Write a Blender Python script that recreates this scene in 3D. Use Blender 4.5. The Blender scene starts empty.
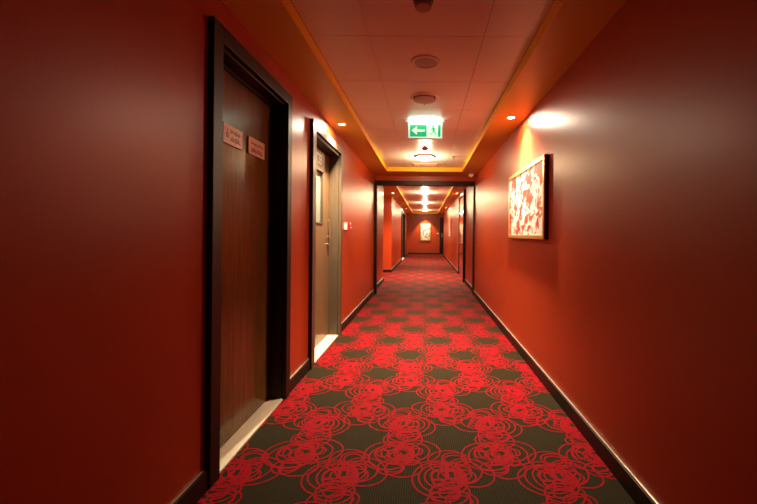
import bpy, bmesh, math, random
from mathutils import Vector, Matrix
PI = math.pi
scene = bpy.context.scene
C = scene.collection
random.seed(7)

# ------------------------------------------------------------------ dimensions (metres; the corridor runs along +Y)
XL, XR = -1.024, 0.973           # front hall walls
XL2, XR2 = -1.06, 1.0            # hall beyond the portal
SOF, TRAY = 2.351, 2.425         # soffit and tray ceiling heights
IL, IR = -0.727, 0.665           # tray edges
PY = 7.15                        # portal
YB, YE = -9.0, 21.3              # back and end of the corridor

# ------------------------------------------------------------------ materials
def newmat(name):
    m = bpy.data.materials.new(name); m.use_nodes = True
    nt = m.node_tree; b = nt.nodes['Principled BSDF']
    return m, nt, b

def plain(name, col, rough=0.5, metal=0.0, spec=0.5, coat=0.0):
    m, nt, b = newmat(name)
    tc = nt.nodes.new('ShaderNodeTexCoord'); nz = nt.nodes.new('ShaderNodeTexNoise')
    nz.inputs['Scale'].default_value = 35; nt.links.new(tc.outputs['Object'], nz.inputs['Vector'])
    mx = nt.nodes.new('ShaderNodeMix'); mx.data_type = 'RGBA'
    mx.inputs['A'].default_value = (*[c*0.94 for c in col], 1); mx.inputs['B'].default_value = (*[min(1, c*1.06) for c in col], 1)
    nt.links.new(nz.outputs['Fac'], mx.inputs['Factor']); nt.links.new(mx.outputs['Result'], b.inputs['Base Color'])
    b.inputs['Roughness'].default_value = rough; b.inputs['Metallic'].default_value = metal
    b.inputs['Specular IOR Level'].default_value = spec; b.inputs['Coat Weight'].default_value = coat
    return m

def emit(name, col, strength):
    m, nt, b = newmat(name)
    b.inputs['Base Color'].default_value = (*[min(1, c) for c in col], 1)
    b.inputs['Emission Color'].default_value = (*col, 1); b.inputs['Emission Strength'].default_value = strength
    return m

def wall_mat(name, c1, c2, rough, spec=0.5, coat=0.0):
    """satin wall covering with a fine vertical weave"""
    m, nt, b = newmat(name); N = nt.nodes.new; L = nt.links.new
    tc = N('ShaderNodeTexCoord'); mp = N('ShaderNodeMapping'); mp.inputs['Scale'].default_value = (60, 60, 6)
    L(tc.outputs['Object'], mp.inputs['Vector'])
    nz = N('ShaderNodeTexNoise'); nz.inputs['Scale'].default_value = 4; nz.inputs['Detail'].default_value = 4; L(mp.outputs['Vector'], nz.inputs['Vector'])
    mx = N('ShaderNodeMix'); mx.data_type = 'RGBA'; mx.inputs['A'].default_value = (*c1, 1); mx.inputs['B'].default_value = (*c2, 1)
    L(nz.outputs['Fac'], mx.inputs['Factor']); L(mx.outputs['Result'], b.inputs['Base Color'])
    bp = N('ShaderNodeBump'); bp.inputs['Strength'].default_value = 0.06; bp.inputs['Distance'].default_value = 0.002
    L(nz.outputs['Fac'], bp.inputs['Height']); L(bp.outputs['Normal'], b.inputs['Normal'])
    b.inputs['Roughness'].default_value = rough; b.inputs['Specular IOR Level'].default_value = spec
    b.inputs['Coat Weight'].default_value = coat; b.inputs['Coat Roughness'].default_value = 0.25
    return m

def wood_mat(name, c1, c2, rough, coat=0.3):
    m, nt, b = newmat(name); N = nt.nodes.new; L = nt.links.new
    b.inputs['Specular IOR Level'].default_value = .3
    tc = N('ShaderNodeTexCoord'); mp = N('ShaderNodeMapping'); mp.inputs['Scale'].default_value = (22, 22, 0.9)
    L(tc.outputs['Object'], mp.inputs['Vector'])
    nz = N('ShaderNodeTexNoise'); nz.inputs['Scale'].default_value = 3; nz.inputs['Detail'].default_value = 7; nz.inputs['Distortion'].default_value = 0.6
    L(mp.outputs['Vector'], nz.inputs['Vector'])
    cr = N('ShaderNodeValToRGB'); cr.color_ramp.elements[0].position = 0.3; cr.color_ramp.elements[0].color = (*c1, 1)
    cr.color_ramp.elements[1].position = 0.7; cr.color_ramp.elements[1].color = (*c2, 1)
    L(nz.outputs['Fac'], cr.inputs['Fac']); L(cr.outputs['Color'], b.inputs['Base Color'])
    b.inputs['Roughness'].default_value = rough; b.inputs['Coat Weight'].default_value = coat; b.inputs['Coat Roughness'].default_value = 0.18
    return m

def art_mat(name, sc, c0, c1, c2, c3):
    """white canvas with tall red and orange leaf-like dabs"""
    m, nt, b = newmat(name); N = nt.nodes.new; L = nt.links.new
    tc = N('ShaderNodeTexCoord'); mp = N('ShaderNodeMapping'); mp.inputs['Scale'].default_value = sc
    mp.inputs['Rotation'].default_value = (0.25, 0, 0)
    L(tc.outputs['Object'], mp.inputs['Vector'])
    nz = N('ShaderNodeTexNoise'); nz.inputs['Scale'].default_value = 1.5; nz.inputs['Detail'].default_value = 3; nz.inputs['Distortion'].default_value = .5
    L(mp.outputs['Vector'], nz.inputs['Vector'])
    cr = N('ShaderNodeValToRGB'); e = cr.color_ramp.elements
    e[0].position = 0.38; e[0].color = (*c0, 1); e[1].position = 0.52; e[1].color = (*c3, 1)
    k = e.new(0.455); k.color = (*c1, 1); k = e.new(0.485); k.color = (*c2, 1)
    L(nz.outputs['Fac'], cr.inputs['Fac']); L(cr.outputs['Color'], b.inputs['Base Color'])
    b.inputs['Roughness'].default_value = 0.45
    return m

def carpet_mats():
    """woven pile: a ribbed dark olive brown ground, and the red yarn of the flowers"""
    m, nt, b = newmat('carpet_ground'); N = nt.nodes.new; L = nt.links.new
    tc = N('ShaderNodeTexCoord')
    wv = N('ShaderNodeTexWave'); wv.inputs['Scale'].default_value = 28; wv.inputs['Distortion'].default_value = 2; wv.bands_direction = 'X'
    L(tc.outputs['Object'], wv.inputs['Vector'])
    dk = N('ShaderNodeMix'); dk.data_type = 'RGBA'; dk.inputs['A'].default_value = (.009, .0072, .0026, 1); dk.inputs['B'].default_value = (.028, .023, .009, 1)
    L(wv.outputs['Fac'], dk.inputs['Factor']); L(dk.outputs['Result'], b.inputs['Base Color'])
    bp = N('ShaderNodeBump'); bp.inputs['Strength'].default_value = .25; bp.inputs['Distance'].default_value = .003
    L(wv.outputs['Fac'], bp.inputs['Height']); L(bp.outputs['Normal'], b.inputs['Normal'])
    m2, nt2, b2 = newmat('carpet_red'); N = nt2.nodes.new; L = nt2.links.new
    tc = N('ShaderNodeTexCoord')
    pile = N('ShaderNodeTexNoise'); pile.inputs['Scale'].default_value = 300; L(tc.outputs['Object'], pile.inputs['Vector'])
    rd = N('ShaderNodeMix'); rd.data_type = 'RGBA'; rd.inputs['A'].default_value = (.19, .0010, .006, 1); rd.inputs['B'].default_value = (.35, .0022, .014, 1)
    L(pile.outputs['Fac'], rd.inputs['Factor']); L(rd.outputs['Result'], b2.inputs['Base Color'])
    for q in (b, b2):
        q.inputs['Roughness'].default_value = .6; q.inputs['Specular IOR Level'].default_value = .04
        q.inputs['Sheen Weight'].default_value = .2; q.inputs['Sheen Roughness'].default_value = .35; q.inputs['Sheen Tint'].default_value = (1, .75, .6, 1)
    return m, m2

M = {}
M['wall'] = wall_mat('red_wall', (.35, .040, .007), (.41, .046, .009), .37, .38)
M['soffit'] = wall_mat('orange_soffit', (.60, .42, .07), (.64, .45, .08), .42, .35)
M['ochre'] = wall_mat('ochre_edge', (.80, .46, .018), (.85, .50, .022), .5, .3)
M['tile'] = wall_mat('ceiling_panel', (.74, .68, .62), (.77, .71, .65), .38, .5)
M['seam'] = plain('panel_gap', (.10, .04, .025), .7)
M['rail'] = plain('panel_rail', (.60, .46, .38), .4, .1)
M['carpet'], M['carpet_red'] = carpet_mats()
M['dark'] = wood_mat('dark_stained_wood', (.008, .003, .0015), (.018, .007, .004), .45, .0)
M['leaf'] = wood_mat('walnut_door', (.095, .045, .011), (.17, .085, .025), .24, .22)
M['leaf2'] = wood_mat('oak_door', (.14, .078, .038), (.20, .118, .06), .36, .25)
M['jamb2'] = wood_mat('brown_jamb', (.075, .05, .03), (.105, .074, .045), .45, .15)
M['redwood'] = wood_mat('polished_red_wood', (.16, .022, .012), (.26, .045, .022), .12, .8)
M['skirt'] = wood_mat('dark_skirting', (.008, .003, .002), (.016, .007, .004), .5, .0)
M['bronze'] = plain('bronze_metal', (.30, .20, .13), .35, .7)
M['strip'] = plain('brushed_strip', (.62, .52, .42), .3, .55)
M['stone'] = plain('pale_stone', (.84, .78, .62), .35)
M['white'] = plain('white_plastic', (.72, .66, .58), .4)
M['grey'] = plain('grey_plastic', (.42, .30, .25), .5)
M['mesh'] = plain('speaker_mesh', (.42, .34, .30), .6, .1)
M['black'] = plain('black_plastic', (.012, .008, .006), .4)
M['steel'] = plain('brushed_steel', (.55, .5, .45), .3, .9)
M['red'] = plain('red_plastic', (.55, .012, .012), .3)
M['gold'] = plain('gold_moulding', (.62, .38, .12), .28, .55)
M['notice'] = plain('salmon_plate', (.80, .50, .36), .35)
M['ink'] = plain('brown_ink', (.22, .04, .02), .5)
M['emblem'] = plain('grey_emblem', (.28, .26, .18), .5)
M['signw'] = plain('white_sign', (.8, .8, .78), .4)
M['glass'] = plain('pale_glass', (.20, .24, .21), .08, 0, .5, .3)
M['art'] = art_mat('abstract_painting', (6.5, 6.5, 9), (.38, .02, .02), (.50, .05, .03), (.70, .30, .22), (.84, .82, .80))
M['art2'] = art_mat('pale_painting', (7, 7, 7), (.25, .12, .10), (.45, .30, .22), (.7, .62, .5), (.8, .76, .66))
M['bulb'] = emit('warm_bulb', (1.0, .80, .55), 60)
M['lampglow'] = emit('warm_diffuser', (1.0, .80, .52), 14)
M['tube'] = emit('white_tube', (.85, 1.0, .92), 1.6)
M['egreen'] = emit('green_sign_glow', (.0, .42, .16), .9)
M['ewhite'] = emit('white_sign_glow', (.72, 1.0, .85), .75)

# ------------------------------------------------------------------ mesh helpers
def box(bm, x0, x1, y0, y1, z0, z1):
    v = [bm.verts.new((x, y, z)) for x in (x0, x1) for y in (y0, y1) for z in (z0, z1)]
    for f in ((0, 1, 3, 2), (4, 6, 7, 5), (0, 4, 5, 1), (2, 3, 7, 6), (0, 2, 6, 4), (1, 5, 7, 3)):
        bm.faces.new([v[i] for i in f])

def lathe(bm, prof, cx, cy, cz, seg=40):
    """profile of (radius, z) turned about a vertical axis"""
    rows = []
    for r, z in prof:
        if r < 1e-6: rows.append([bm.verts.new((cx, cy, cz + z))])
        else: rows.append([bm.verts.new((cx + r*math.cos(2*PI*i/seg), cy + r*math.sin(2*PI*i/seg), cz + z)) for i in range(seg)])
    for a, b in zip(rows, rows[1:]):
        for i in range(seg):
            j = (i + 1) % seg
            if len(a) == 1 and len(b) == 1: continue
            if len(a) == 1: bm.faces.new((a[0], b[j], b[i]))
            elif len(b) == 1: bm.faces.new((a[i], a[j], b[0]))
            else: bm.faces.new((a[i], a[j], b[j], b[i]))

def tube(bm, p, q, r, seg=14):
    p, q = Vector(p), Vector(q); d = q - p
    rot = d.to_track_quat('Z', 'Y').to_matrix().to_4x4()
    bmesh.ops.create_cone(bm, cap_ends=True, segments=seg, radius1=r, radius2=r, depth=d.length, matrix=Matrix.Translation((p + q)/2) @ rot)

def poly(bm, pts, y0, y1):
    """closed outline in x,z given thickness along y"""
    a = [bm.verts.new((x, y0, z)) for x, z in pts]; c = [bm.verts.new((x, y1, z)) for x, z in pts]
    bm.faces.new(a); bm.faces.new(list(reversed(c)))
    n = len(pts)
    for i in range(n): bm.faces.new((a[i], c[i], c[(i+1) % n], a[(i+1) % n]))

ORI = {}
def obj(name, bm, mat, parent=None, bevel=0.0, smooth=False):
    if parent is not None:
        o0 = ORI[parent.name]; bmesh.ops.translate(bm, verts=bm.verts, vec=-o0)
    bmesh.ops.recalc_face_normals(bm, faces=bm.faces)
    me = bpy.data.meshes.new(name); bm.to_mesh(me); bm.free()
    me.materials.append(M[mat])
    o = bpy.data.objects.new(name, me); C.objects.link(o)
    if parent is not None: o.parent = parent; ORI[o.name] = ORI[parent.name]
    else: ORI[o.name] = Vector((0, 0, 0))
    if bevel:
        md = o.modifiers.new('Bevel', 'BEVEL'); md.width = bevel; md.segments = 2; md.limit_method = 'ANGLE'
    if smooth:
        for p in me.polygons: p.use_smooth = True
        try: me.set_sharp_from_angle(angle=math.radians(35))
        except Exception: pass
    return o

def boxes(name, mat, lst, parent=None, bevel=0.0):
    bm = bmesh.new()
    for b in lst: box(bm, *b)
    return obj(name, bm, mat, parent, bevel)

def thing(name, label, cat, loc, group=None, kind=None):
    o = bpy.data.objects.new(name, None); C.objects.link(o); o.location = loc; o.empty_display_size = .1
    ORI[o.name] = Vector(loc); o['label'] = label; o['category'] = cat
    if group: o['group'] = group
    if kind: o['kind'] = kind
    return o

def struct(o, label=None):
    o['kind'] = 'structure'
    if label: o['label'] = label
    return o

def dup(root, loc, label, group=None):
    r = root.copy(); C.objects.link(r); r.location = loc; r['label'] = label
    if group: r['group'] = group
    for ch in list(root.children):
        c = ch.copy(); C.objects.link(c); c.parent = r
        for gch in list(ch.children):
            d = gch.copy(); C.objects.link(d); d.parent = c
    return r

def light(kind, name, loc, power, col, rot=(0, 0, 0), **kw):
    d = bpy.data.lights.new(name, kind); d.energy = power; d.color = col
    for k, v in kw.items(): setattr(d, k, v)
    o = bpy.data.objects.new(name, d); C.objects.link(o); o.location = loc; o.rotation_euler = rot
    return o

# ------------------------------------------------------------------ floor and walls
def flower_rings(rnd):
    """one clump: two flowers of scribbled loops, one behind the other; (x, y, rx, ry, turn, half line width)"""
    R = []
    def flower(fy, m):
        for k in range(6):                                   # nested loops on one side
            rx = 0.042 + 0.0195*k; ry = 0.032 + 0.0175*k
            R.append((m*((0.050 + 0.006*k) - rx), fy - 0.006*k + rnd.uniform(-.010, .010), rx, ry, rnd.uniform(-.2, .2), .0043))
        for k in range(4):                                   # nested loops on the other
            rx = 0.03 + 0.026*k
            R.append((m*(rx - 0.015), fy + 0.015 + rnd.uniform(-.012, .012), rx*1.15, rx*.85 + .012, rnd.uniform(-.3, .3), .0043))
        for k in range(8):                                   # heart of small overlapping loops
            a = 2*PI*k/8 + rnd.uniform(-.2, .2); dd = rnd.uniform(0.03, 0.095); r = rnd.uniform(0.026, 0.05)
            R.append((dd*math.cos(a), fy + dd*math.sin(a), r*rnd.uniform(.9, 1.3), r, rnd.uniform(0, PI), .0046))
        for k in range(3):                                   # loops at head and foot
            R.append((rnd.uniform(-.04, .04), fy + 0.125, 0.098 - 0.024*k, 0.076 - 0.020*k, rnd.uniform(-.2, .2), .0043))
            R.append((rnd.uniform(-.04, .04), fy - 0.125, 0.094 - 0.024*k, 0.074 - 0.020*k, rnd.uniform(-.2, .2), .0046))
    flower(0.0, 1); flower(-0.30, -1)
    return R

def floor_mesh():
    v = []; f = []; mi = []
    x0, x1, y0, y1 = -3.6, 3.2, YB - .2, YE + .3
    v += [(x0, y0, 0), (x1, y0, 0), (x1, y1, 0), (x0, y1, 0), (x0, y0, -.1), (x1, y0, -.1), (x1, y1, -.1), (x0, y1, -.1)]
    f += [(0, 1, 2, 3), (4, 7, 6, 5), (0, 4, 5, 1), (1, 5, 6, 2), (2, 6, 7, 3), (3, 7, 4, 0)]; mi += [0]*6
    def clump(cx, cy, m, rnd):
        n = 40 if cy < 3.2 else (26 if cy < 6 else 16)
        for (x, y, rx, ry, t, w) in rings:
            if m < 0: x, t = -x, -t
            ph = rnd.uniform(0, 6.3); c, s_ = math.cos(t), math.sin(t); b0 = len(v); z = .0008 + rnd.random()*.0006
            for i in range(n):
                a = 2*PI*i/n; wob = 1 + .035*math.sin(2*a + ph) + .02*math.sin(3*a - ph)
                for d in (-w, w):
                    px, py = (rx*wob + d)*math.cos(a), (ry*wob + d)*math.sin(a)
                    v.append((cx + x + c*px - s_*py, cy + y + s_*px + c*py, z))
            for i in range(n):
                j = (i + 1) % n
                f.append((b0 + 2*i, b0 + 2*i + 1, b0 + 2*j + 1, b0 + 2*j)); mi.append(1)
    rnd = random.Random(11); rings = flower_rings(random.Random(4))
    for par in (0, 1):
        for row in range(-4, 21):
            for k in range(-6 if 8 < 1.778 + .96*row < 12 else -2, 4):
                cx = (-.397 if par == 0 else -.13) + .535*k; cy = (1.778 if par == 0 else 2.256) + .96*row
                if cx > 1.25 or cx < (-3.4 if 8.5 < cy < 11.6 else -1.4): continue
                clump(cx, cy, 1 if par == 0 else -1, rnd)
    me = bpy.data.meshes.new('floor'); me.from_pydata(v, [], f); me.polygons.foreach_set('material_index', mi); me.update()
    me.materials.append(M['carpet']); me.materials.append(M['carpet_red'])
    o = bpy.data.objects.new('floor', me); C.objects.link(o); ORI[o.name] = Vector((0, 0, 0))
    return o
struct(floor_mesh())
D1 = (1.745, 2.57); D2 = (3.236, 4.19)            # openings of the two near doors
DT = 2.128                                        # opening height
LX = -1.115                                       # door leaf plane
ZT = 2.62
struct(boxes('wall_left', 'wall', [
    (XL - .3, XL, YB, D1[0], 0, ZT), (XL - .3, XL, D1[1], D2[0], 0, ZT), (XL - .3, XL, D2[1], PY, 0, ZT),
    (XL - .3, XL, D1[0], D1[1], DT, ZT), (XL - .3, XL, D2[0], D2[1], DT, ZT)]))
struct(boxes('wall_right', 'wall', [(XR, XR + .3, YB, PY, 0, ZT)]))
struct(boxes('wall_back', 'wall', [(-1.5, 1.5, YB - .2, YB, 0, ZT)]))
# hall beyond the portal; an alcove opens on its left, a polished door on its right
A0, A1 = 8.95, 11.1
D4 = (15.7, 17.9)
struct(boxes('wall_left', 'wall', [
    (XL2 - .3, XL2, PY, A0, 0, ZT), (-3.4, XL2, A1, A1 + .3, 0, ZT), (XL2 - .3, XL2, A1 + .3, D4[0], 0, ZT),
    (XL2 - .3, XL2, D4[1], YE, 0, ZT), (XL2 - .3, XL2, D4[0], D4[1], DT, ZT),
    (-3.4, XL2 - .3, A0 - .3, A0, 0, ZT), (-3.6, -3.4, A0 - .3, A1 + .3, 0, ZT)]))
D3 = (9.0, 10.72)
struct(boxes('wall_right', 'wall', [
    (XR2, XR2 + .3, PY, D3[0], 0, ZT), (XR2, XR2 + .3, D3[1], 20.0, 0, ZT), (XR2, XR2 + .3, D3[0], D3[1], 2.27, ZT),
    (XR2 + .3, 2.3, 19.7, 20.0, 0, ZT), (2.3, 2.5, 19.7, YE, 0, ZT)]))
struct(boxes('wall_end', 'wall', [(-1.5, .90, YE, YE + .2, 0, ZT), (1.72, 2.5, YE, YE + .2, 0, ZT), (.90, 1.72, YE, YE + .2, DT, ZT)]))

# ------------------------------------------------------------------ ceilings: orange soffit round a shallow tray of metal panels
def tray(y0, y1, ty0, ty1, xl, xr, rows):
    struct(boxes('ceiling_soffit', 'soffit', [
        (xl, IL, y0, y1, SOF, ZT), (IR, xr, y0, y1, SOF, ZT), (IL, IR, y0, ty0, SOF, ZT), (IL, IR, ty1, y1, SOF, ZT)]))
    e = .004
    struct(boxes('ceiling_edge', 'ochre', [
        (IL - e, IL + e, ty0, ty1, SOF - .002, TRAY), (IR - e, IR + e, ty0, ty1, SOF - .002, TRAY),
        (IL, IR, ty0 - e, ty0 + e, SOF - .002, TRAY), (IL, IR, ty1 - e, ty1 + e, SOF - .002, TRAY)]))
    struct(boxes('ceiling_void', 'seam', [(IL - .01, IR + .01, ty0 - .01, ty1 + .01, TRAY + .006, ZT)]))
    xs = [IL + e, -.362, .350, IR - e]; g = .0018
    bm = bmesh.new()
    ys = [ty0 + e] + rows + [ty1 - e]
    for a, b in zip(ys, ys[1:]):
        for c, d in zip(xs, xs[1:]): box(bm, c + g, d - g, a + g, b - g, TRAY, TRAY + .012)
    struct(obj('ceiling', bm, 'tile', None, .0015))
    struct(boxes('ceiling_rail', 'rail', [(x - .0016 + o, x + .0016 + o, ty0 + e, ty1 - e, TRAY - .0015, TRAY + .004) for x, o in ((-.362, .0),)]))
rows1 = [2.209 + .655*k for k in range(-16, 7)]
tray(YB, PY + .06, YB + .5, 6.55, XL - .05, XR + .05, [y for y in rows1 if YB + .6 < y < 6.4])
tray(PY + .06, YE, 8.0, 20.1, XL2 - .05, XR2 + .05, [8.1 + .655*k for k in range(0, 18)])
struct(boxes('ceiling_alcove', 'soffit', [(-3.4, XL2 - .05, A0 - .3, A1 + .3, SOF, ZT)]))
struct(boxes('ceiling_lobby', 'soffit', [(XR2 + .05, 2.3, 20.0, YE, SOF, ZT)]))

# ------------------------------------------------------------------ baseboards with a pale strip along the top
def base(name, segs, t=.02, h=.094):
    """segs: (axis, fixed wall coordinate, direction into the room, start, end)"""
    bm = bmesh.new(); bs = bmesh.new()
    for ax, w, d, a, b in segs:
        lo, hi = sorted((w, w + d*t)); l2, h2 = sorted((w, w + d*.010))
        if ax == 'y': box(bm, lo, hi, a, b, 0, h); box(bs, l2, h2, a, b, h, h + .005)
        else: box(bm, a, b, lo, hi, 0, h); box(bs, a, b, l2, h2, h, h + .005)
    o = struct(obj(name, bm, 'skirt', None, .002))
    struct(obj('top_strip', bs, 'strip', o, .0015))
base('baseboard_left', [('y', XL, 1, YB, D1[0] - .08), ('y', XL, 1, D1[1] + .08, D2[0] - .09), ('y', XL, 1, D2[1] + .08, PY - .05)])
base('baseboard_right', [('y', XR, -1, YB, PY - .05)])
base('baseboard_left', [('y', XL2, 1, PY + .05, A0), ('y', XL2, 1, A1, D4[0] - .08), ('y', XL2, 1, D4[1] + .08, YE), ('x', A1, -1, -3.4, XL2)])
base('baseboard_right', [('y', XR2, -1, PY + .05, D3[0] - .07), ('y', XR2, -1, D3[1] + .05, 20.0)])
base('baseboard_end', [('x', YE, -1, XL2, .84)])

# ------------------------------------------------------------------ portal
px0, px1 = -.972, .945
struct(boxes('trim_1', 'dark', [
    (XL2 - .02, px0, PY - .06, PY + .06, 0, 2.165), (px1, XR2 + .02, PY - .06, PY + .06, 0, 2.165),
    (XL2 - .02, XR2 + .02, PY - .06, PY + .06, 2.165, 2.258)], None, .004))
struct(boxes('wall_lintel', 'wall', [(XL2 - .05, XR2 + .05, PY - .04, PY + .055, 2.258, SOF + .01)]))

# ------------------------------------------------------------------ doors in the left wall
def frame_boxes(xw, y0, y1, zt, cn, cf, ct, proud, depth, side=1):
    """casing on the wall face and lining into the recess; side +1 faces +X, -1 faces -X"""
    def bx(a, b, *r):
        a, b = sorted((xw + side*a, xw + side*b)); return (a, b) + r
    return [bx(0, proud, y0 - cn, y0, 0, zt + ct), bx(0, proud, y1, y1 + cf, 0, zt + ct), bx(0, proud, y0, y1, zt, zt + ct),
            bx(-depth, 0, y0 - .03, y0 + .012, 0, zt), bx(-depth, 0, y1 - .012, y1 + .03, 0, zt), bx(-depth, 0, y0, y1, zt - .012, zt + .03)]

d = thing('door_1', 'dark walnut door nearest the camera, with two salmon notice plates', 'door', (LX, sum(D1)/2, 0), None, 'structure')
boxes('door_frame', 'dark', frame_boxes(XL, D1[0], D1[1], DT, .08, .075, .08, .03, .17), d, .003)
boxes('leaf', 'leaf', [(LX - .045, LX, D1[0] + .012, D1[1] - .012, .012, DT - .014)], d, .002)
boxes('door_stop', 'dark', [(LX, LX + .016, D1[0] + .012, D1[0] + .03, .015, DT - .014), (LX, LX + .016, D1[1] - .03, D1[1] - .012, .015, DT - .014),
                            (LX, LX + .016, D1[0] + .03, D1[1] - .03, DT - .034, DT - .014)], d)
boxes('threshold', 'stone', [(LX - .02, XL + .012, D1[0] + .012, D1[1] - .012, -.005, .012)], d, .003)
boxes('wall_core', 'dark', [(LX - .2, LX - .1, D1[0], D1[1], 0, DT)], d)

LX2 = -1.135
d = thing('door_2', 'brown wooden door with a narrow glass vision panel, second along the left wall', 'door', (LX2, sum(D2)/2, 0), None, 'structure')
boxes('door_frame', 'jamb2', frame_boxes(XL, D2[0], D2[1], DT, .09, .075, .08, .03, .19), d, .003)
boxes('casing_edge', 'dark', [(XL, XL + .0305, D2[0] - .096, D2[0] - .088, 0, DT + .08)], d)
boxes('head_lining', 'dark', [(XL - .10, XL + .004, D2[0] + .012, D2[1] - .012, DT - .03, DT - .010)], d)
vy0, vy1, vz0, vz1 = 3.62, 3.93, 1.30, 1.88
boxes('leaf', 'leaf2', [(LX2 - .045, LX2, D2[0] + .012, vy0, .012, DT - .03), (LX2 - .045, LX2, vy1, D2[1] - .012, .012, DT - .03),
                        (LX2 - .045, LX2, vy0, vy1, .012, vz0), (LX2 - .045, LX2, vy0, vy1, vz1, DT - .03)], d)
p = boxes('vision_panel', 'glass', [(LX2 - .03, LX2 - .022, vy0, vy1, vz0, vz1)], d)
boxes('bead', 'jamb2', [(LX2 - .022, LX2 + .006, vy0, vy0 + .016, vz0, vz1), (LX2 - .022, LX2 + .006, vy1 - .016, vy1, vz0, vz1),
                        (LX2 - .022, LX2 + .006, vy0, vy1, vz0, vz0 + .016), (LX2 - .022, LX2 + .006, vy0, vy1, vz1 - .016, vz1)], p, .002)
bm = bmesh.new()
hy = D2[1] - .075
box(bm, LX2, LX2 + .006, hy - .014, hy + .014, 1.13, 1.374); tube(bm, (LX2 + .03, hy, 1.14), (LX2 + .03, hy, 1.365), .008)
tube(bm, (LX2, hy, 1.16), (LX2 + .03, hy, 1.16), .006); tube(bm, (LX2, hy, 1.345), (LX2 + .03, hy, 1.345), .006)
obj('handle', bm, 'bronze', d, 0, True)
bm = bmesh.new(); tube(bm, (LX2, hy, 1.07), (LX2 + .018, hy, 1.07), .016, 20); obj('lock_cylinder', bm, 'bronze', d, 0, True)
boxes('threshold', 'stone', [(LX2 - .02, XL + .012, D2[0] + .012, D2[1] - .012, -.005, .012)], d, .003)
boxes('wall_core', 'dark', [(LX2 - .2, LX2 - .1, D2[0], D2[1], 0, DT)], d)

# polished double door on the right beyond the portal
d = thing('door_3', 'polished reddish double door on the right beyond the portal', 'door', (XR2, sum(D3)/2, 0), None, 'structure')
boxes('door_frame', 'dark', [(XR2 - .06, XR2 + .12, D3[0] - .055, D3[0], 0, 2.33), (XR2 - .012, XR2 + .12, D3[1], D3[1] + .05, 0, 2.33),
                             (XR2 - .03, XR2 + .12, D3[0], D3[1], 2.25, 2.33)], d, .003)
my = sum(D3)/2
for a, b, s in ((D3[0], my - .003, -1), (my + .003, D3[1], 1)):
    lf = boxes('leaf', 'redwood', [(XR2 + .005, XR2 + .05, a, b, .01, 2.25)], d, .003)
    bm = bmesh.new(); hy = my + s*.07
    tube(bm, (XR2 - .04, hy, .95), (XR2 - .04, hy, 1.25), .011); tube(bm, (XR2 - .04, hy, .98), (XR2 + .006, hy, .98), .008); tube(bm, (XR2 - .04, hy, 1.22), (XR2 + .006, hy, 1.22), .008)
    obj('handle', bm, 'steel', lf, 0, True)
boxes('wall_core', 'dark', [(XR2 + .2, XR2 + .25, D3[0], D3[1], 0, 2.3)], d)

# far door on the left
d = thing('door_4', 'grey-brown door far along the left wall, near the end of the hall', 'door', (XL2, sum(D4)/2, 0), None, 'structure')
boxes('door_frame', 'dark', frame_boxes(XL2, D4[0], D4[1], DT, .08, .08, .08, .035, .14), d, .003)
mid = sum(D4)/2
for a, b, s in ((D4[0] + .012, mid - .003, -1), (mid + .003, D4[1] - .012, 1)):
    lf = boxes('leaf', 'jamb2', [(XL2 - .12, XL2 - .08, a, b, .012, DT - .014)], d, .002)
    bm = bmesh.new(); hy = mid + s*.08
    tube(bm, (XL2 - .08, hy, 1.03), (XL2 - .03, hy, 1.03), .009); tube(bm, (XL2 - .03, hy, 1.03), (XL2 - .03, hy + s*.10, 1.03), .009)
    obj('handle', bm, 'steel', lf, 0, True)
boxes('threshold', 'stone', [(XL2 - .13, XL2 + .01, D4[0] + .012, D4[1] - .012, -.005, .01)], d)
boxes('wall_core', 'dark', [(XL2 - .25, XL2 - .15, D4[0], D4[1], 0, DT)], d)

# door in the end wall, partly hidden by the right wall
d = thing('door_5', 'dark door at the right of the end wall with steel lever handle', 'door', (1.31, YE, 0), None, 'structure')
boxes('door_frame', 'dark', [(.84, .91, YE - .03, YE + .06, 0, DT + .08), (1.71, 1.79, YE - .03, YE + .06, 0, DT + .08), (.91, 1.71, YE - .03, YE + .06, DT, DT + .08)], d, .003)
lf = boxes('leaf', 'dark', [(.915, 1.705, YE + .01, YE + .055, .01, DT - .005)], d, .002)
bm = bmesh.new(); box(bm, .955, .995, YE + .002, YE + .01, 1.02, 1.28)
tube(bm, (.975, YE + .005, 1.10), (.975, YE - .05, 1.10), .010); tube(bm, (.975, YE - .05, 1.10), (1.09, YE - .05, 1.10), .010)
obj('handle', bm, 'steel', lf, 0, True)
boxes('wall_core', 'dark', [(.9, 1.72, YE + .12, YE + .2, 0, DT)], d)

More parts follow.
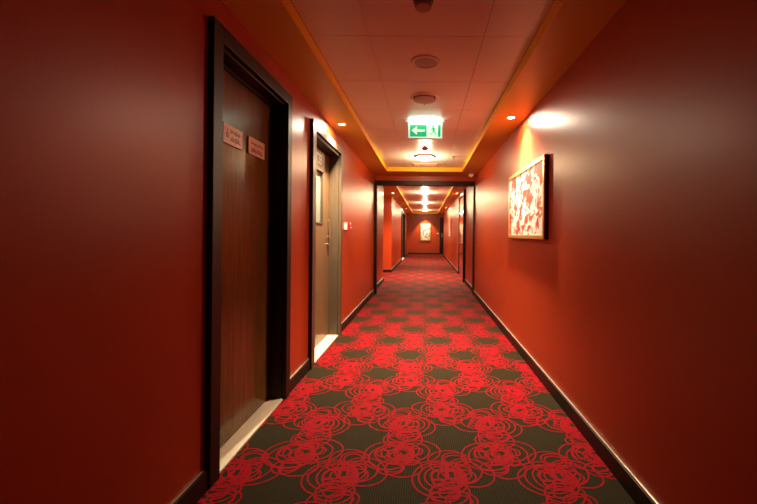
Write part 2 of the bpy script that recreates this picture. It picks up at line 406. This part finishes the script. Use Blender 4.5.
# ------------------------------------------------------------------ notices on the doors
def notice(y0, y1, z0, z1, label, emblem, seed):
    t = thing('notice_plate', label, 'sign', (LX + .004, (y0 + y1)/2, (z0 + z1)/2), 'notice plates on the nearest door')
    boxes('plate', 'notice', [(LX + .0005, LX + .008, y0, y1, z0, z1)], t, .001)
    r = random.Random(seed)
    h = z1 - z0
    ys = y0 + (.072 if emblem else .03)
    for zc, s in ((z0 + h*.70, .022), (z0 + h*.30, .032)):     # two lines of unreadable lettering, the lower one bolder
        y = ys; bm = bmesh.new(); e0, e1 = LX + .007, LX + .0086
        box(bm, e0, e1, ys, y1 - .025, zc - s*.30, zc - s*.18)
        while y < y1 - .035:
            w = r.uniform(.009, .016)
            box(bm, e0, e1, y, y + w*.45, zc - s*.30, zc + s*r.uniform(.1, .6))
            if r.random() < .6: box(bm, e0, e1, y, y + w, zc + s*.02, zc + s*.16)
            if r.random() < .5: box(bm, e0, e1, y + w*.2, y + w*.6, zc - s*.62, zc - s*.18)
            y += w + r.uniform(.001, .006)
        obj('lettering_line', bm, 'ink', t)
    if emblem:
        bm = bmesh.new(); bmesh.ops.create_cone(bm, cap_ends=True, segments=20, radius1=.017, radius2=.017, depth=.002,
            matrix=Matrix.Translation((LX + .008, y0 + .042, z0 + h*.45)) @ Matrix.Rotation(PI/2, 4, 'Y'))
        box(bm, LX + .007, LX + .009, y0 + .036, y0 + .048, z0 + h*.55, z0 + h*.8)
        obj('emblem', bm, 'emblem', t)
    boxes('border', 'white', [(LX + .007, LX + .0088, y0, y1, z1 - .005, z1), (LX + .007, LX + .0088, y0, y1, z0, z0 + .004),
                              (LX + .007, LX + .0088, y1 - .005, y1, z0, z1), (LX + .007, LX + .0088, y0, y0 + .005, z0, z1)], t)
notice(1.945, 2.15, 1.695, 1.803, 'left salmon notice plate with small round emblem on the nearest door', True, 2)
notice(2.225, 2.44, 1.695, 1.803, 'right salmon notice plate, two lines of brown writing and no emblem', False, 5)
t = thing('door_sign', 'white pictogram sign above the vision panel of the brown door', 'sign', (LX2 + .003, 3.76, 1.985))
boxes('plate', 'signw', [(LX2 + .0005, LX2 + .006, 3.67, 3.85, 1.93, 2.04)], t, .001)
bm = bmesh.new()
for a, b, c_, d_ in ((3.70, 3.75, 1.95, 2.02), (3.775, 3.782, 1.95, 2.02), (3.80, 3.825, 1.95, 1.975), (3.80, 3.825, 1.99, 2.02)): box(bm, LX2 + .005, LX2 + .0068, a, b, c_, d_)
obj('pictogram', bm, 'emblem', t)

# ------------------------------------------------------------------ fire call point
t = thing('call_point', 'red and white fire call point on the left wall past the brown door', 'alarm', (XL, 4.575, 1.29))
boxes('back_box', 'white', [(XL - .003, XL + .034, 4.50, 4.66, 1.245, 1.335)], t, .004)
boxes('front_cover', 'red', [(XL + .033, XL + .052, 4.505, 4.655, 1.235, 1.345)], t, .004)
for zz in (1.315, 1.265): boxes('press_plate', 'white', [(XL + .051, XL + .055, 4.60, 4.645, zz, zz + .02)], t)
boxes('break_glass', 'red', [(XL + .051, XL + .056, 4.53, 4.58, 1.265, 1.315)], t)

# ------------------------------------------------------------------ paintings
def painting(label, y0, y1, z0, z1, xw, fr=.035):
    t = thing('painting', label, 'painting', (xw, (y0 + y1)/2, (z0 + z1)/2), 'framed abstract paintings in the corridor')
    x = xw - .034
    boxes('backing', 'black', [(x + .006, xw, y0, y1, z0, z1)], t, .002)
    boxes('frame', 'gold', [(x - .004, x + .010, y0, y0 + fr, z0, z1), (x - .004, x + .010, y1 - fr, y1, z0, z1),
                            (x - .004, x + .010, y0 + fr, y1 - fr, z1 - fr, z1), (x - .004, x + .010, y0 + fr, y1 - fr, z0, z0 + fr)], t, .002)
    boxes('canvas', 'art', [(x + .002, x + .008, y0 + fr, y1 - fr, z0 + fr, z1 - fr)], t)
    return t
painting('gold-framed red and white abstract painting, nearest on the right wall', 2.835, 4.045, 1.166, 1.846, XR)
painting('smaller framed painting far along the right wall, beyond the portal', 13.95, 14.85, 1.12, 1.825, XR2, .03)
t = thing('painting', 'tall framed pale painting on the end wall under its spotlight', 'painting', (-.01, YE, 1.325), 'framed abstract paintings in the corridor')
boxes('backing', 'black', [(-.31, .29, YE - .03, YE, .82, 1.83)], t, .002)
fr = .03
boxes('frame', 'gold', [(-.31, -.31 + fr, YE - .04, YE - .028, .82, 1.83), (.29 - fr, .29, YE - .04, YE - .028, .82, 1.83),
                        (-.31 + fr, .29 - fr, YE - .04, YE - .028, 1.83 - fr, 1.83), (-.31 + fr, .29 - fr, YE - .04, YE - .028, .82, .82 + fr)], t, .002)
boxes('canvas', 'art2', [(-.31 + fr, .29 - fr, YE - .034, YE - .028, .82 + fr, 1.83 - fr)], t)
t = thing('light_switch', 'small white switch plate on the end wall beside the tall painting', 'switch', (.72, YE, 1.24))
boxes('plate', 'white', [(.675, .765, YE - .012, YE, 1.195, 1.285)], t, .003)
boxes('rocker', 'white', [(.70, .74, YE - .017, YE - .011, 1.21, 1.27)], t, .002)

# ------------------------------------------------------------------ ceiling fittings
WARM = (1.0, .76, .48)
def downlight(label, x, y, first=None):
    if first is not None: return dup(first, (x, y, SOF), label)
    t = thing('downlight', label, 'lamp', (x, y, SOF), 'small round downlights in the orange soffit')
    bm = bmesh.new(); lathe(bm, [(.033, .0), (.033, -.003), (.036, -.006), (.044, -.005), (.046, 0)], x, y, SOF); obj('trim_ring', bm, 'steel', t, 0, True)
    bm = bmesh.new(); lathe(bm, [(0, -.0035), (.020, -.0032), (.032, -.001), (.032, .0)], x, y, SOF); obj('bulb', bm, 'bulb', t, 0, True)
    return t
DL = [(-.893, 3.76, 'small glowing downlight in the left soffit above the brown door'),
      (.827, 3.50, 'small glowing downlight in the right soffit above the nearest painting'),
      (-.93, 10.03, 'downlight in the left soffit beside the alcove beyond the portal'),
      (.873, 10.03, 'downlight in the right soffit over the polished reddish door'),
      (-.90, 16.3, 'downlight in the left soffit over the far grey-brown door'),
      (.873, 15.3, 'downlight in the right soffit near the far small painting'),
      (-.02, 20.93, 'spotlight over the tall painting on the end wall')]
DLP = [560, 620, 600, 620, 500, 500, 330]
f0 = None
for (x, y, lb), pw in zip(DL, DLP):
    o = downlight(lb, x, y, f0)
    if f0 is None: f0 = o
    light('SPOT', 'downlight_beam', (x, y, SOF - .012), pw, WARM, (0 if y < 20 else .15, 0, 0), spot_size=math.radians(118 if y < 20 else 85), spot_blend=1.0 if y < 20 else .5, shadow_soft_size=.03)
    if y < 20: light('SPOT', 'downlight_spill', (x, y, SOF - .014), 29, (1.0, .82, .60), (0, 0, 0), spot_size=math.radians(176), spot_blend=.25, shadow_soft_size=.03)

def lamp(label, x, y, first=None):
    if first is not None: return dup(first, (x, y, TRAY), label)
    t = thing('ceiling_lamp', label, 'lamp', (x, y, TRAY), 'round glowing lamps along the tray ceiling')
    bm = bmesh.new(); lathe(bm, [(.135, 0), (.165, 0), (.168, -.006), (.160, -.020), (.140, -.022), (.135, -.015)], x, y, TRAY); obj('rim', bm, 'steel', t, 0, True)
    bm = bmesh.new(); lathe(bm, [(.139, -.001), (.139, -.022), (.115, -.045), (.06, -.060), (0, -.064)], x, y, TRAY); obj('diffuser', bm, 'lampglow', t, 0, True)
    return t
LP = [(-.021, 5.62, 'round glowing ceiling lamp in front of the portal, behind the exit sign'),
      (-.029, 10.43, 'first round ceiling lamp beyond the portal'),
      (-.035, 13.9, 'second round ceiling lamp beyond the portal'),
      (-.042, 18.2, 'farthest round ceiling lamp, near the end wall')]
LPP = [190, 260, 240, 220]
f0 = None
for (x, y, lb), pw in zip(LP, LPP):
    o = lamp(lb, x, y, f0)
    if f0 is None: f0 = o
    light('SPOT', 'ceiling_lamp_beam', (x, y, TRAY - .08), pw, (1.0, .72, .40), spot_size=math.radians(158), spot_blend=1.0, shadow_soft_size=.1)
    light('POINT', 'ceiling_lamp_glow', (x, y, TRAY - .13), pw*.2, (1.0, .72, .40), shadow_soft_size=.06)

# loudspeakers
x, y = -.012, 2.537
t = thing('ceiling_speaker', 'flat round ceiling loudspeaker nearer the camera', 'speaker', (x, y, TRAY), 'round ceiling loudspeakers')
bm = bmesh.new(); lathe(bm, [(.080, -.004), (.082, -.010), (.098, -.009), (.103, 0)], x, y, TRAY, 48); obj('rim', bm, 'tile', t, 0, True)
bm = bmesh.new(); lathe(bm, [(0, -.0075), (.05, -.007), (.081, -.005), (.081, 0)], x, y, TRAY, 48); obj('grille', bm, 'mesh', t, 0, True)
x, y = -.021, 3.203
t = thing('ceiling_speaker', 'round ceiling diffuser with three clips, just before the exit sign', 'speaker', (x, y, TRAY), 'round ceiling loudspeakers')
bm = bmesh.new(); lathe(bm, [(.104, -.004), (.106, -.012), (.122, -.010), (.130, 0)], x, y, TRAY, 48); obj('rim', bm, 'tile', t, 0, True)
bm = bmesh.new(); lathe(bm, [(0, -.030), (.07, -.029), (.098, -.024), (.102, -.018), (.094, -.012), (0, -.010)], x, y, TRAY, 48); obj('disc', bm, 'mesh', t, 0, True)
for a in (90, 215, 325):
    cx, cy = x + .106*math.cos(math.radians(a)), y + .106*math.sin(math.radians(a))
    boxes('clip', 'black', [(cx - .004, cx + .004, cy - .004, cy + .004, TRAY - .030, TRAY - .004)], t)
# smoke detector overhead
x, y = -.023, 1.87
t = thing('smoke_detector', 'small round smoke detector at the top edge of the ceiling', 'detector', (x, y, TRAY))
bm = bmesh.new(); lathe(bm, [(.052, 0), (.052, -.012), (.046, -.016), (.046, -.020)], x, y, TRAY); obj('mount', bm, 'black', t, 0, True)
bm = bmesh.new(); lathe(bm, [(.047, -.016), (.047, -.030), (.040, -.042), (0, -.045)], x, y, TRAY); obj('head', bm, 'grey', t, 0, True)
# second small detector before the lamp
x, y = -.02, 5.12
t = thing('smoke_detector', 'tiny dark sensor on the ceiling between exit sign and lamp', 'detector', (x, y, TRAY))
bm = bmesh.new(); lathe(bm, [(.05, 0), (.05, -.010), (.035, -.014), (.035, -.030), (0, -.032)], x, y, TRAY); obj('body', bm, 'grey', t, 0, True)
# sprinkler
x, y = .426, 5.62
t = thing('sprinkler', 'small bright sprinkler head on the ceiling right of the lamp', 'sprinkler', (x, y, TRAY))
bm = bmesh.new(); lathe(bm, [(.034, 0), (.034, -.004), (.014, -.008), (.012, -.028), (0, -.028)], x, y, TRAY, 24); obj('rosette', bm, 'steel', t, 0, True)
bm = bmesh.new(); lathe(bm, [(0, -.038), (.022, -.038), (.022, -.041), (0, -.042)], x, y, TRAY, 24); tube(bm, (x - .01, y, TRAY - .026), (x - .01, y, TRAY - .039), .003); tube(bm, (x + .01, y, TRAY - .026), (x + .01, y, TRAY - .039), .003)
obj('deflector', bm, 'steel', t, 0, True)
# vent between lamp and portal
t = thing('ceiling_vent', 'flat slotted vent on the ceiling between lamp and portal', 'vent', (-.02, 6.27, TRAY))
boxes('vent_frame', 'rail', [(-.235, .195, 6.19, 6.205, TRAY - .008, TRAY), (-.235, .195, 6.335, 6.35, TRAY - .008, TRAY), (-.235, -.22, 6.205, 6.335, TRAY - .008, TRAY), (.18, .195, 6.205, 6.335, TRAY - .008, TRAY)], t)
for k in range(5): boxes('slat', 'rail', [(-.22, .18, 6.212 + .025*k, 6.227 + .025*k, TRAY - .006, TRAY - .001)], t)
# motion sensor by the portal
t = thing('ceiling_sensor', 'small pale motion sensor under the right soffit corner by the portal', 'sensor', (.86, 6.83, SOF))
boxes('housing', 'white', [(.815, .905, 6.80, 6.86, SOF - .04, SOF + .003)], t, .006)
bm = bmesh.new(); lathe(bm, [(.022, 0), (.022, -.006), (.014, -.015), (0, -.018)], .86, 6.83, SOF - .04, 24); obj('lens', bm, 'signw', t, 0, True)

# ------------------------------------------------------------------ exit sign
ex, ey = -.014, 3.85
t = thing('exit_sign', 'illuminated green exit sign with left arrow and running figure hanging from ceiling', 'sign', (ex, ey, TRAY))
boxes('mounting_bar', 'white', [(ex - .222, ex + .222, ey - .03, ey + .03, TRAY - .028, TRAY)], t, .003)
boxes('lamp_tube', 'tube', [(ex - .11, ex + .11, ey - .034, ey - .026, TRAY - .026, TRAY - .006)], t, .002)
z1, z0, w = TRAY - .028, 2.222, .192
boxes('sign_frame', 'white', [(ex - w, ex - w + .012, ey - .012, ey + .012, z0, z1), (ex + w - .012, ex + w, ey - .012, ey + .012, z0, z1), (ex - w + .012, ex + w - .012, ey - .012, ey + .012, z0, z0 + .012)], t, .002)
boxes('panel', 'ewhite', [(ex - w + .012, ex + w - .012, ey - .006, ey + .006, z0 + .012, z1)], t)
f0y, f1y = ey - .0095, ey - .0055
gx0, gx1 = ex - .165, ex + .015
boxes('green_field', 'egreen', [(gx0, gx1, f0y, f1y, z0 + .026, z1 - .018)], t)
zc = (z0 + .026 + z1 - .018)/2
bm = bmesh.new(); poly(bm, [(gx0 + .018, zc), (gx0 + .075, zc + .045), (gx0 + .075, zc + .012), (gx1 - .02, zc + .012), (gx1 - .02, zc - .012), (gx0 + .075, zc - .012), (gx0 + .075, zc - .045)], f0y - .003, f0y + .001)
obj('arrow', bm, 'ewhite', t)
mx = ex + .085
bm = bmesh.new()
bmesh.ops.create_cone(bm, cap_ends=True, segments=16, radius1=.011, radius2=.011, depth=.003, matrix=Matrix.Translation((mx, f0y, zc + .047)) @ Matrix.Rotation(PI/2, 4, 'X'))
def limb(a, b, wd):
    a, b = Vector(a), Vector(b); n = (b - a).normalized(); n = Vector((-n.y, n.x))*wd/2
    poly(bm, [(mx + v.x, zc + v.y) for v in (a + n, b + n, b - n, a - n)], f0y - .0015, f0y + .0015)
for a, b, wd in (((.0, .034), (.006, -.004), .018), ((.005, -.002), (-.012, -.028), .009), ((-.012, -.028), (-.034, -.040), .008), ((.006, -.004), (.024, -.022), .009),
                 ((.024, -.022), (.034, -.048), .008), ((-.002, .028), (-.024, .012), .007), ((.006, .028), (.024, .010), .007)): limb(a, b, wd)
obj('running_figure', bm, 'egreen', t)
boxes('door_symbol', 'egreen', [(ex + .137, ex + .165, f0y, f1y, z0 + .026, z1 - .018)], t)
light('AREA', 'exit_sign_glow', (ex, ey - .05, TRAY - .035), .35, (.80, 1.0, .88), (PI, 0, 0), shape='RECTANGLE', size=.34, size_y=.03)
light('AREA', 'exit_sign_front_glow', (ex, ey - .04, TRAY - .03), .25, (.78, 1.0, .86), (PI/2*1.25, 0, 0), shape='RECTANGLE', size=.34, size_y=.03)

# ------------------------------------------------------------------ world, camera, view
w_ = bpy.data.worlds.new('World'); scene.world = w_; w_.use_nodes = True
w_.node_tree.nodes['Background'].inputs['Color'].default_value = (.02, .01, .006, 1)
w_.node_tree.nodes['Background'].inputs['Strength'].default_value = .2
cam = bpy.data.cameras.new('Camera'); co = bpy.data.objects.new('Camera', cam); C.objects.link(co)
cam.sensor_fit = 'HORIZONTAL'; cam.sensor_width = 36; cam.lens = 36*357/757
cam.shift_x = (378.5 - 425.6)/757; cam.shift_y = (234.1 - 252)/757
cam.clip_start = .02
co.location = (0, 0, 1.2); co.rotation_euler = (PI/2, -.0093, 0)
scene.camera = co
vs = scene.view_settings
scene.display_settings.display_device = 'sRGB'
vs.view_transform = 'Standard'; vs.look = 'None'; vs.gamma = 1; vs.exposure = 0; vs.use_curve_mapping = False
cy_ = scene.cycles
cy_.max_bounces = 10; cy_.diffuse_bounces = 6; cy_.glossy_bounces = 5; cy_.sample_clamp_indirect = 6; cy_.use_denoising = True
cy_.caustics_reflective = False; cy_.caustics_refractive = False
